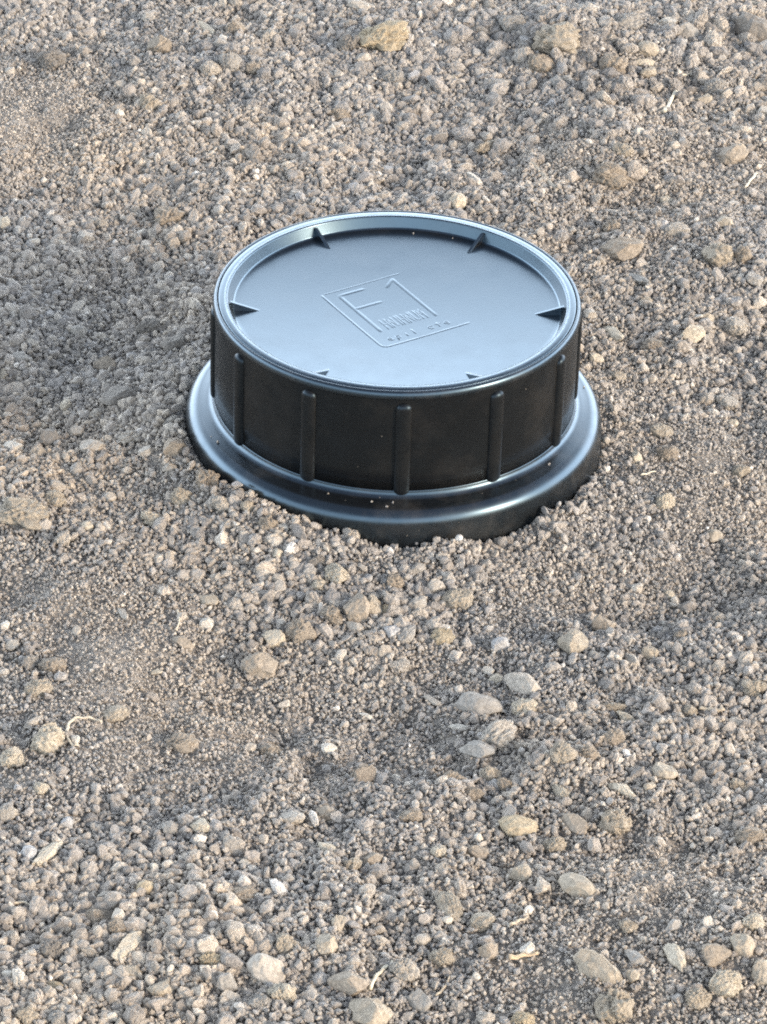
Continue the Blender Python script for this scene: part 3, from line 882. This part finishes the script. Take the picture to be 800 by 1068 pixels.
COL = {   # the stones' own colours
    'white': (0.47, 0.43, 0.37), 'cream': (0.43, 0.375, 0.295), 'pale': (0.37, 0.33, 0.28), 'grey': (0.285, 0.262, 0.232),
    'dark': (0.205, 0.184, 0.160), 'brown': (0.285, 0.240, 0.190), 'tan': (0.335, 0.287, 0.225), 'ochre': (0.36, 0.295, 0.205), 'bluish': (0.335, 0.325, 0.315)}
COARSE = {'clod': (900, 1.0, 0.0013), 'pebble': (800, 0.7, 0.0008), 'stone': (800, 0.8, 0.0010), 'smoothrock': (600, 0.5, 0.0007), 'rock': (700, 0.8, 0.0010)}
MAT = {}
def stone_mat(colour, kind):
    k = (colour, kind)
    if k not in MAT:
        f, b, d = COARSE[kind]
        MAT[k] = soil_material(f'{colour}_{kind}', False, COL[colour], f, b, d, 0.68, 1.22)
    return MAT[k]

FOOT = []                       # (x, y, radius) kept clear of gravel
STONES = []
for row in STONE_ROWS.strip().splitlines():
    row, text = row.split('|')
    q = row.split(',')
    u, v, w, h = map(float, q[:4])
    STONES.append((u, v, w, h, q[4], q[5], float(q[6]), text))
stone_objs = []
NOUN = {'clod': 'soil_clod', 'pebble': 'pebble', 'stone': 'stone', 'smoothrock': 'rock', 'rock': 'rock'}
GROUP = {'soil_clod': 'soil clods lying on the gravel', 'pebble': 'rounded pebbles among the gravel', 'stone': 'small stones among the gravel', 'rock': 'angular rocks lying on the gravel'}
for i, (u, v, w, h, colour, kind, ang, text) in enumerate(STONES):
    rng = np.random.default_rng(500 + i)
    p = ground_pt(u, v + h * 0.22)
    depth = float(np.dot(p - CAM, F_))
    k = depth / FPX                                  # metres per photograph pixel here
    dz = CAM[2] - p[2]
    e = math.atan2(dz, math.hypot(p[0] - CAM[0], p[1] - CAM[1]))
    se, ce = math.sin(e), math.cos(e)
    a = w * k / 2
    if abs(ang) < 1:
        ratio = h / w
        bfac = 0.85 if ratio > 0.55 else max(0.45, ratio * 1.35)
        if ratio > 1.1: bfac = min(1.5, ratio * 1.05)
        b = a * bfac
        c2 = (h * k / 2) ** 2 - (b * se) ** 2
        c = math.sqrt(c2) / ce if c2 > 0 else 0.4 * min(a, b)
        c = min(max(c, 0.38 * a), 1.0 * a)
        yaw = 0.0
    else:
        t = math.radians(ang)
        gx_, gy_ = math.cos(t), math.sin(t) / se
        stretch = math.hypot(gx_, gy_)
        stretch = 1 + (stretch - 1) * 0.75
        yaw = math.atan2(gy_, gx_)
        b = h * k / 2 * 0.95
        a = a * stretch
        c = h * k / 2 * 0.85
    level = (5 if kind == 'clod' and w >= 20 else 4) if w >= 14 else 3
    V, F = shape(kind, level, rng)
    # a slight random lean, then the yaw
    V = V * np.array([a, b, c]) * 1.04
    tl = rng.uniform(-0.22, 0.22, 2)
    Rx = np.array([[1, 0, 0], [0, math.cos(tl[0]), -math.sin(tl[0])], [0, math.sin(tl[0]), math.cos(tl[0])]])
    Ry = np.array([[math.cos(tl[1]), 0, math.sin(tl[1])], [0, 1, 0], [-math.sin(tl[1]), 0, math.cos(tl[1])]])
    V = V @ (Rx @ Ry).T
    o = tri_mesh(NOUN[kind], V, F, stone_mat(colour, kind))
    z = float(ground_h(p[0], p[1])) + c * 0.27 + 0.0006
    o.location = (p[0], p[1], z)
    o.rotation_euler = (0, 0, yaw)
    set_props(o, text, NOUN[kind].replace('_', ' '), GROUP[NOUN[kind]])
    stone_objs.append(o)
    FOOT.append((p[0], p[1], a * 0.80, b * 0.80, yaw, c))

# ------------------------------------------------------------------ gravel: countless soil crumbs
def zone(x, y):
    """how coarse the crumbs are here"""
    z = 1.0 + 0.30 * vnoise(x, y, 7.0, 11) + 0.18 * vnoise(x, y, 17.0, 12)
    return z
FINE = [(70, 150, 0.075, 0.085, -0.3), (120, 690, 0.03, 0.035, -0.35), (720, 520, 0.05, 0.06, -0.25), (700, 900, 0.03, 0.045, -0.14), (60, 590, 0.04, 0.03, -0.2),
        (450, 170, 0.10, 0.08, -0.15), (560, 620, 0.03, 0.03, -0.25), (560, 1030, 0.03, 0.03, -0.25),
        (150, 440, 0.06, 0.05, 0.25), (80, 960, 0.09, 0.06, 0.22), (480, 850, 0.07, 0.06, 0.2), (680, 60, 0.1, 0.1, 0.25), (400, 620, 0.06, 0.04, 0.2), (300, 1020, 0.08, 0.04, 0.2)]
FINE = [(*plane_pt(a, b)[:2], c, d, e) for a, b, c, d, e in FINE]
def coarse(x, y):
    z = zone(x, y)
    for a, b, c, d, e in FINE:
        z = z + bump_at(x, y, a, b, c, d, e)
    return np.clip(z, 0.55, 1.32)

def in_frame(x, y, pad=0.03):
    d = np.stack([x - CAM[0], y - CAM[1], np.zeros_like(x) - CAM[2]], -1)
    f = d @ F_
    u = d @ R_ / f * FPX + 400
    v = 534 - d @ U_ / f * FPX
    pp = pad / S
    return (u > -pp) & (u < 800 + pp) & (v > -pp) & (v < 1068 + pp)

def scatter(n, x0, x1, y0, y1, rng, frame):
    x, y = rng.uniform(x0, x1, n), rng.uniform(y0, y1, n)
    k = in_frame(x, y) if frame else ~in_frame(x, y)
    return x[k], y[k]

def rot_mats(n, rng):
    q = rng.normal(size=(n, 4)); q /= np.linalg.norm(q, axis=1)[:, None]
    w, x, y, z = q.T
    return np.stack([np.stack([1 - 2 * (y * y + z * z), 2 * (x * y - z * w), 2 * (x * z + y * w)], -1),
                     np.stack([2 * (x * y + z * w), 1 - 2 * (x * x + z * z), 2 * (y * z - x * w)], -1),
                     np.stack([2 * (x * z - y * w), 2 * (y * z + x * w), 1 - 2 * (x * x + y * y)], -1)], 1)

PAL = np.array([(0.280, 0.250, 0.220), (0.308, 0.274, 0.238), (0.338, 0.300, 0.256), (0.235, 0.213, 0.192), (0.365, 0.320, 0.268), (0.290, 0.268, 0.246), (0.43, 0.388, 0.335), (0.54, 0.50, 0.45)])
PW = np.array([0.25, 0.22, 0.14, 0.15, 0.10, 0.09, 0.047, 0.003])
KEEP_CLEAR = True
GV, GT, GC = [], [], []
GN = [0]
def grains(x, y, dmin, dmax, power, level, rng, protos, lift=0.3, pile=0.0, thin=False, at=None):
    n = len(x)
    t = rng.random(n) ** power
    d = (dmin + (dmax - dmin) * t) * coarse(x, y)
    r = d / 2
    keep = (np.hypot(x, y) > 222.0 * S + r * 0.25) if KEEP_CLEAR else np.ones(n, bool)
    if thin:
        keep &= rng.random(n) < np.clip((coarse(x, y) - 0.62) / 0.5, 0.06, 1)
    for fx, fy, fa, fb, yw, fc in FOOT:
        dx, dy = x - fx, y - fy
        k = (np.abs(dx) < fa + 0.006) & (np.abs(dy) < max(fa, fb) + 0.006)
        if k.any():
            c_, s_ = math.cos(yw), math.sin(yw)
            ex, ey = (dx * c_ + dy * s_) / (fa + r * 0.35), (-dx * s_ + dy * c_) / (fb + r * 0.35)
            keep &= ~(k & (ex * ex + ey * ey < 1))
    x, y, d, r = x[keep], y[keep], d[keep], r[keep]
    n = len(x)
    z = (ground_h(x, y) if at is None else at) + r * (rng.random(n) * 1.1 - lift) + pile * rng.random(n) ** 1.5
    which = rng.integers(0, len(protos), n)
    pick = rng.choice(len(PAL), n, p=PW)
    if level == 4:
        pick = np.where(pick >= 6, 1, pick)
    col = PAL[pick] * rng.uniform(0.84, 1.14, n)[:, None]
    patch = vnoise(x, y, 9, 21) * 0.5 + vnoise(x, y, 22, 22) * 0.4
    col = col * (1 + np.array([0.07, 0.02, -0.05])[None] * patch[:, None] + 0.08 * patch[:, None])
    col = col * (1.10 + 0.45 * np.clip(0.95 - coarse(x, y), 0, 0.4))[:, None]      # finer soil is paler, dustier
    sc = np.stack([np.ones(n), rng.uniform(0.55, 1, n), rng.uniform(0.42, 0.88, n)], -1)
    A = rot_mats(n, rng)
    for pi in range(len(protos)):
        s = np.where(which == pi)[0]
        if not len(s): continue
        V, F = protos[pi]
        W = V[None] * sc[s][:, None, :] * r[s][:, None, None]
        W = np.einsum('nij,nvj->nvi', A[s], W)
        W += np.stack([x[s], y[s], z[s]], -1)[:, None, :]
        nv = V.shape[0]
        GV.append(W.reshape(-1, 3).astype(np.float32))
        GT.append((F[None] + (np.arange(len(s)) * nv)[:, None, None] + GN[0]).reshape(-1, 3).astype(np.int32))
        GC.append(np.repeat(col[s], nv, 0).astype(np.float32))
        GN[0] += nv * len(s)
    return n

prng = np.random.default_rng(77)
P1 = [shape('crumb', 1, prng) for _ in range(24)]
P2 = [shape(k, 2, prng) for k in ('crumb', 'crumb', 'rock', 'clod') for _ in range(7)]
P3 = [shape(k, 3, prng) for k in ('crumb', 'clod', 'clod', 'rock') for _ in range(7)]
P4 = [shape('clod', 4, prng) for _ in range(14)]
P0 = [shape('crumb', 0, prng) for _ in range(16)]
BOX = (-0.34, 0.34, -0.56, 0.66)
def fill(n_per_m2, *a, frame=True, box=BOX):
    area = (box[1] - box[0]) * (box[3] - box[2])
    x, y = scatter(int(n_per_m2 * area), *box, RNG, frame)
    return grains(x, y, *a)
N1 = fill(DENS[0], 0.0012, 0.0026, 1.0, 0, RNG, P0, 0.3, 0.0016)
N2 = fill(DENS[1], 0.0020, 0.0040, 1.3, 1, RNG, P1, 0.3, 0.0010)
N3 = fill(DENS[2], 0.0036, 0.0064, 1.7, 2, RNG, P2, 0.35, 0.0, True)
N4 = fill(DENS[3], 0.0058, 0.0102, 1.8, 3, RNG, P3, 0.5, 0.0, True)
WIDE = (-0.85, 0.85, -0.95, 1.30)
N5 = fill(DENS[1] * 0.35, 0.0024, 0.0050, 1.2, 0, RNG, P0, frame=False, box=WIDE)
N6 = fill(DENS[2] * 0.5, 0.0045, 0.0085, 1.6, 1, RNG, P1, frame=False, box=WIDE)
# crumbs heaped against the foot of the flange
ang = RNG.uniform(-math.pi, math.pi, 420)
rr_ = 222.5 * S + 0.0022 + np.abs(RNG.normal(0, 0.011, 420))
bx, by = rr_ * np.sin(ang), -rr_ * np.cos(ang)
ok = vnoise(bx, by, 26, 31) > -0.25
grains(bx[ok], by[ok], 0.0020, 0.0066, 1.8, 2, RNG, P2, 0.0, 0.004)
# lumpier, cloddy soil in patches
for (u_, v_, su, sv, cnt, lo_, hi_) in ((640, 80, 95, 60, 260, 0.009, 0.017), (660, 75, 90, 55, 80, 0.013, 0.022), (560, 45, 60, 30, 25, 0.012, 0.020), (200, 50, 60, 25, 18, 0.011, 0.018), (500, 60, 70, 50, 70, 0.008, 0.014), (220, 55, 80, 40, 60, 0.008, 0.014), (740, 270, 50, 50, 45, 0.008, 0.014),
                                        (420, 620, 70, 40, 45, 0.006, 0.010), (120, 440, 70, 50, 45, 0.006, 0.010), (560, 820, 110, 90, 60, 0.006, 0.010), (650, 470, 60, 60, 50, 0.006, 0.010), (100, 960, 110, 80, 60, 0.006, 0.010)):
    pts = [ground_pt(a_, b_) for a_, b_ in zip(RNG.normal(u_, su, cnt), RNG.normal(v_, sv, cnt))]
    grains(np.array([p[0] for p in pts]), np.array([p[1] for p in pts]), lo_ / 1.2, hi_ / 1.2, 1.6, 4, RNG, P4, 0.45)
# a few crumbs that have dropped on the flange ledge and into the lid's corner
ang = RNG.uniform(-math.pi, math.pi, 12)
rr_ = np.concatenate([RNG.uniform(198, 210, 9), RNG.uniform(158, 168, 3)]) * S
lx, ly = rr_ * np.sin(ang), -rr_ * np.cos(ang)
lz = np.concatenate([np.full(9, (FLAT - 0.8) * S), np.full(3, (TOP - DEPTH - 0.3) * S)])
KEEP_CLEAR = False
grains(lx, ly, 0.0008, 0.0022, 1.8, 1, RNG, P1, -0.1, 0.0, False, lz)
KEEP_CLEAR = True
# bright specks where the photograph shows them
print('grains', N1, N2, N3, N4, N5, N6)
gravel = tri_mesh('gravel', np.concatenate(GV), np.concatenate(GT), M_GRAVEL, np.concatenate(GC), smooth=False)
set_props(gravel, 'loose dry grey-brown soil crumbs and fine gravel covering the ground', 'gravel', kind='stuff')
del GV, GT, GC

# ------------------------------------------------------------------ straws, roots and sticks
def tube(name, px, radii, mat, flat=1.0, lift=0.5, n=8, sub=4):
    pts, rad = [], []
    for (u, v) in px:
        pts.append(np.array(ground_pt(u, v)))
    k = float(np.dot(pts[0] - CAM, F_)) / FPX
    # smooth the course and sample it
    P2_, R2_ = [], []
    m_ = len(pts)
    for i in range(m_ - 1):
        p0, p1, p2, p3 = pts[max(i - 1, 0)], pts[i], pts[i + 1], pts[min(i + 2, m_ - 1)]
        for j in range(sub):
            t = j / sub
            P2_.append(0.5 * ((2 * p1) + (-p0 + p2) * t + (2 * p0 - 5 * p1 + 4 * p2 - p3) * t * t + (-p0 + 3 * p1 - 3 * p2 + p3) * t ** 3))
            R2_.append(radii[i] * (1 - t) + radii[i + 1] * t)
    P2_.append(pts[-1]); R2_.append(radii[-1])
    rg = np.random.default_rng(int(px[0][0] * 7 + px[0][1]))
    V, Fc = [], []
    base = min(float(p[2]) for p in P2_)
    zs = np.linspace(P2_[0][2], P2_[-1][2], len(P2_))
    for i, (p, r) in enumerate(zip(P2_, R2_)):
        a, b = P2_[max(i - 1, 0)], P2_[min(i + 1, len(P2_) - 1)]
        d = b - a; d[2] = 0; d /= np.linalg.norm(d)
        side = np.array([-d[1], d[0], 0])
        r = r * k * rg.uniform(0.85, 1.15)
        c = np.array([p[0], p[1], zs[i] + (0.0008 if name == 'stalk' else 0.0020) + r * lift + 0.0004 * math.sin(i * 1.3)])
        for j in range(n):
            t = 2 * math.pi * j / n
            V.append(c + side * r * math.cos(t) + np.array([0, 0, 1]) * r * flat * math.sin(t))
    N = len(P2_)
    for i in range(N - 1):
        for j in range(n):
            Fc.append((i * n + j, i * n + (j + 1) % n, (i + 1) * n + (j + 1) % n, (i + 1) * n + j))
    Fc.append(tuple(range(n))[::-1]); Fc.append(tuple(range((N - 1) * n, N * n)))
    return mesh_obj(name, V, Fc, mat)
M_STRAW = soil_material('bleached_straw', False, (0.56, 0.50, 0.39), 600, 0.4, 0.0004, 0.8, 1.15, 0.7)
M_ROOT = soil_material('pale_root', False, (0.50, 0.43, 0.33), 600, 0.4, 0.0004, 0.8, 1.15, 0.8)
M_STICK = soil_material('dry_stick', False, (0.40, 0.335, 0.25), 600, 0.6, 0.0005, 0.75, 1.15, 0.85)
M_STALK = soil_material('weathered_stalk', False, (0.33, 0.285, 0.225), 600, 0.8, 0.0007, 0.7, 1.2, 0.9)
M_CHIP = soil_material('wood_chip', False, (0.52, 0.38, 0.24), 600, 0.5, 0.0005, 0.8, 1.15, 0.8)
LITTER = [
    ('straw', [(692, 121), (697, 113), (702, 105), (705, 100)], [3.0, 2.0, 2.0, 3.0], M_STRAW, 0.9, 'short bone-white straw with knobbed ends among the dark far clods', 'straw'),
    ('straw', [(710, 82), (717, 79), (724, 76), (731, 73)], [1.3, 1.2, 1.1, 0.9], M_STRAW, 0.9, 'thin pale straw leaning on a grey clod behind the bone-white straw', 'straw'),
    ('stalk', [(552, 169), (562, 179), (572, 190), (581, 201)], [2.4, 3.0, 3.0, 2.2], M_STALK, 0.7, 'thick tan stalk half buried behind the lid, slanting towards the cap', 'stalk'),
    ('straw', [(789, 184), (785, 189), (780, 195), (777, 199)], [1.2, 1.1, 1.1, 0.9], M_STRAW, 0.9, 'tiny pale straw in front of the domed brown rock', 'straw'),
    ('root', [(106, 757), (98, 753), (88, 752), (78, 753), (72, 759), (70, 768), (71, 776), (76, 781), (82, 781)], [1.1, 1.2, 1.3, 1.4, 1.4, 1.4, 1.3, 1.2, 0.9], M_ROOT, 1.0, 'curled pale root hooked around a tiny white stone', 'root'),
    ('root', [(185, 640), (187, 646), (187, 652), (184, 661)], [1.2, 1.1, 1.1, 1.0], M_ROOT, 1.0, 'short upright rootlet standing behind a smooth brown pebble', 'root'),
    ('stick', [(729, 743), (738, 743), (747, 744), (755, 744)], [2.6, 2.7, 2.8, 2.5], M_STICK, 0.6, 'flat tan stick jutting out from a small tan clod', 'stick'),
    ('straw', [(9, 947), (20, 946), (30, 948), (40, 950), (48, 950)], [1.1, 1.2, 1.2, 1.5, 2.0], M_ROOT, 1.0, 'thin buff straw with a thickened end, lying in front of the slanting cream shard', 'straw'),
    ('root', [(386, 1036), (390, 1026), (396, 1018), (403, 1011), (409, 1007)], [2.2, 2.3, 2.0, 1.8, 1.2], M_STRAW, 1.0, 'whitish root rising behind the tan rock at the near edge', 'root'),
    ('wood_chip', [(531, 1004), (539, 1003), (550, 1001), (561, 999)], [4.6, 3.4, 2.4, 2.6], M_CHIP, 0.45, 'orange-tan wood chip, wide at one end, in front of a white stone', 'wood chip'),
    ('stick', [(454, 1043), (460, 1037), (465, 1030), (469, 1022)], [1.3, 1.3, 1.2, 1.0], M_STICK, 0.9, 'thin grey stick leaning beside a round grey pebble at the near edge', 'stick'),
    ('stick', [(532, 969), (538, 966), (545, 964), (551, 961)], [1.9, 1.6, 1.4, 1.1], M_STICK, 0.9, 'short pale stick behind the white stone and the wood chip', 'stick'),
    ('straw', [(70, 990), (75, 985), (81, 981), (89, 980)], [1.0, 1.1, 1.0, 0.9], M_STICK, 0.9, 'thin bent grey straw behind the dark grey clod at the near edge', 'straw'),
    ('straw', [(668, 499), (675, 497), (684, 495)], [1.0, 1.1, 0.8], M_STRAW, 0.9, 'tiny cream straw on the sunlit gravel beside the flange', 'straw'),
]
for name, px, rad, mt, flat, label, cat in LITTER:
    set_props(tube(name, px, rad, mt, flat), label, cat, 'dry plant scraps on the soil')
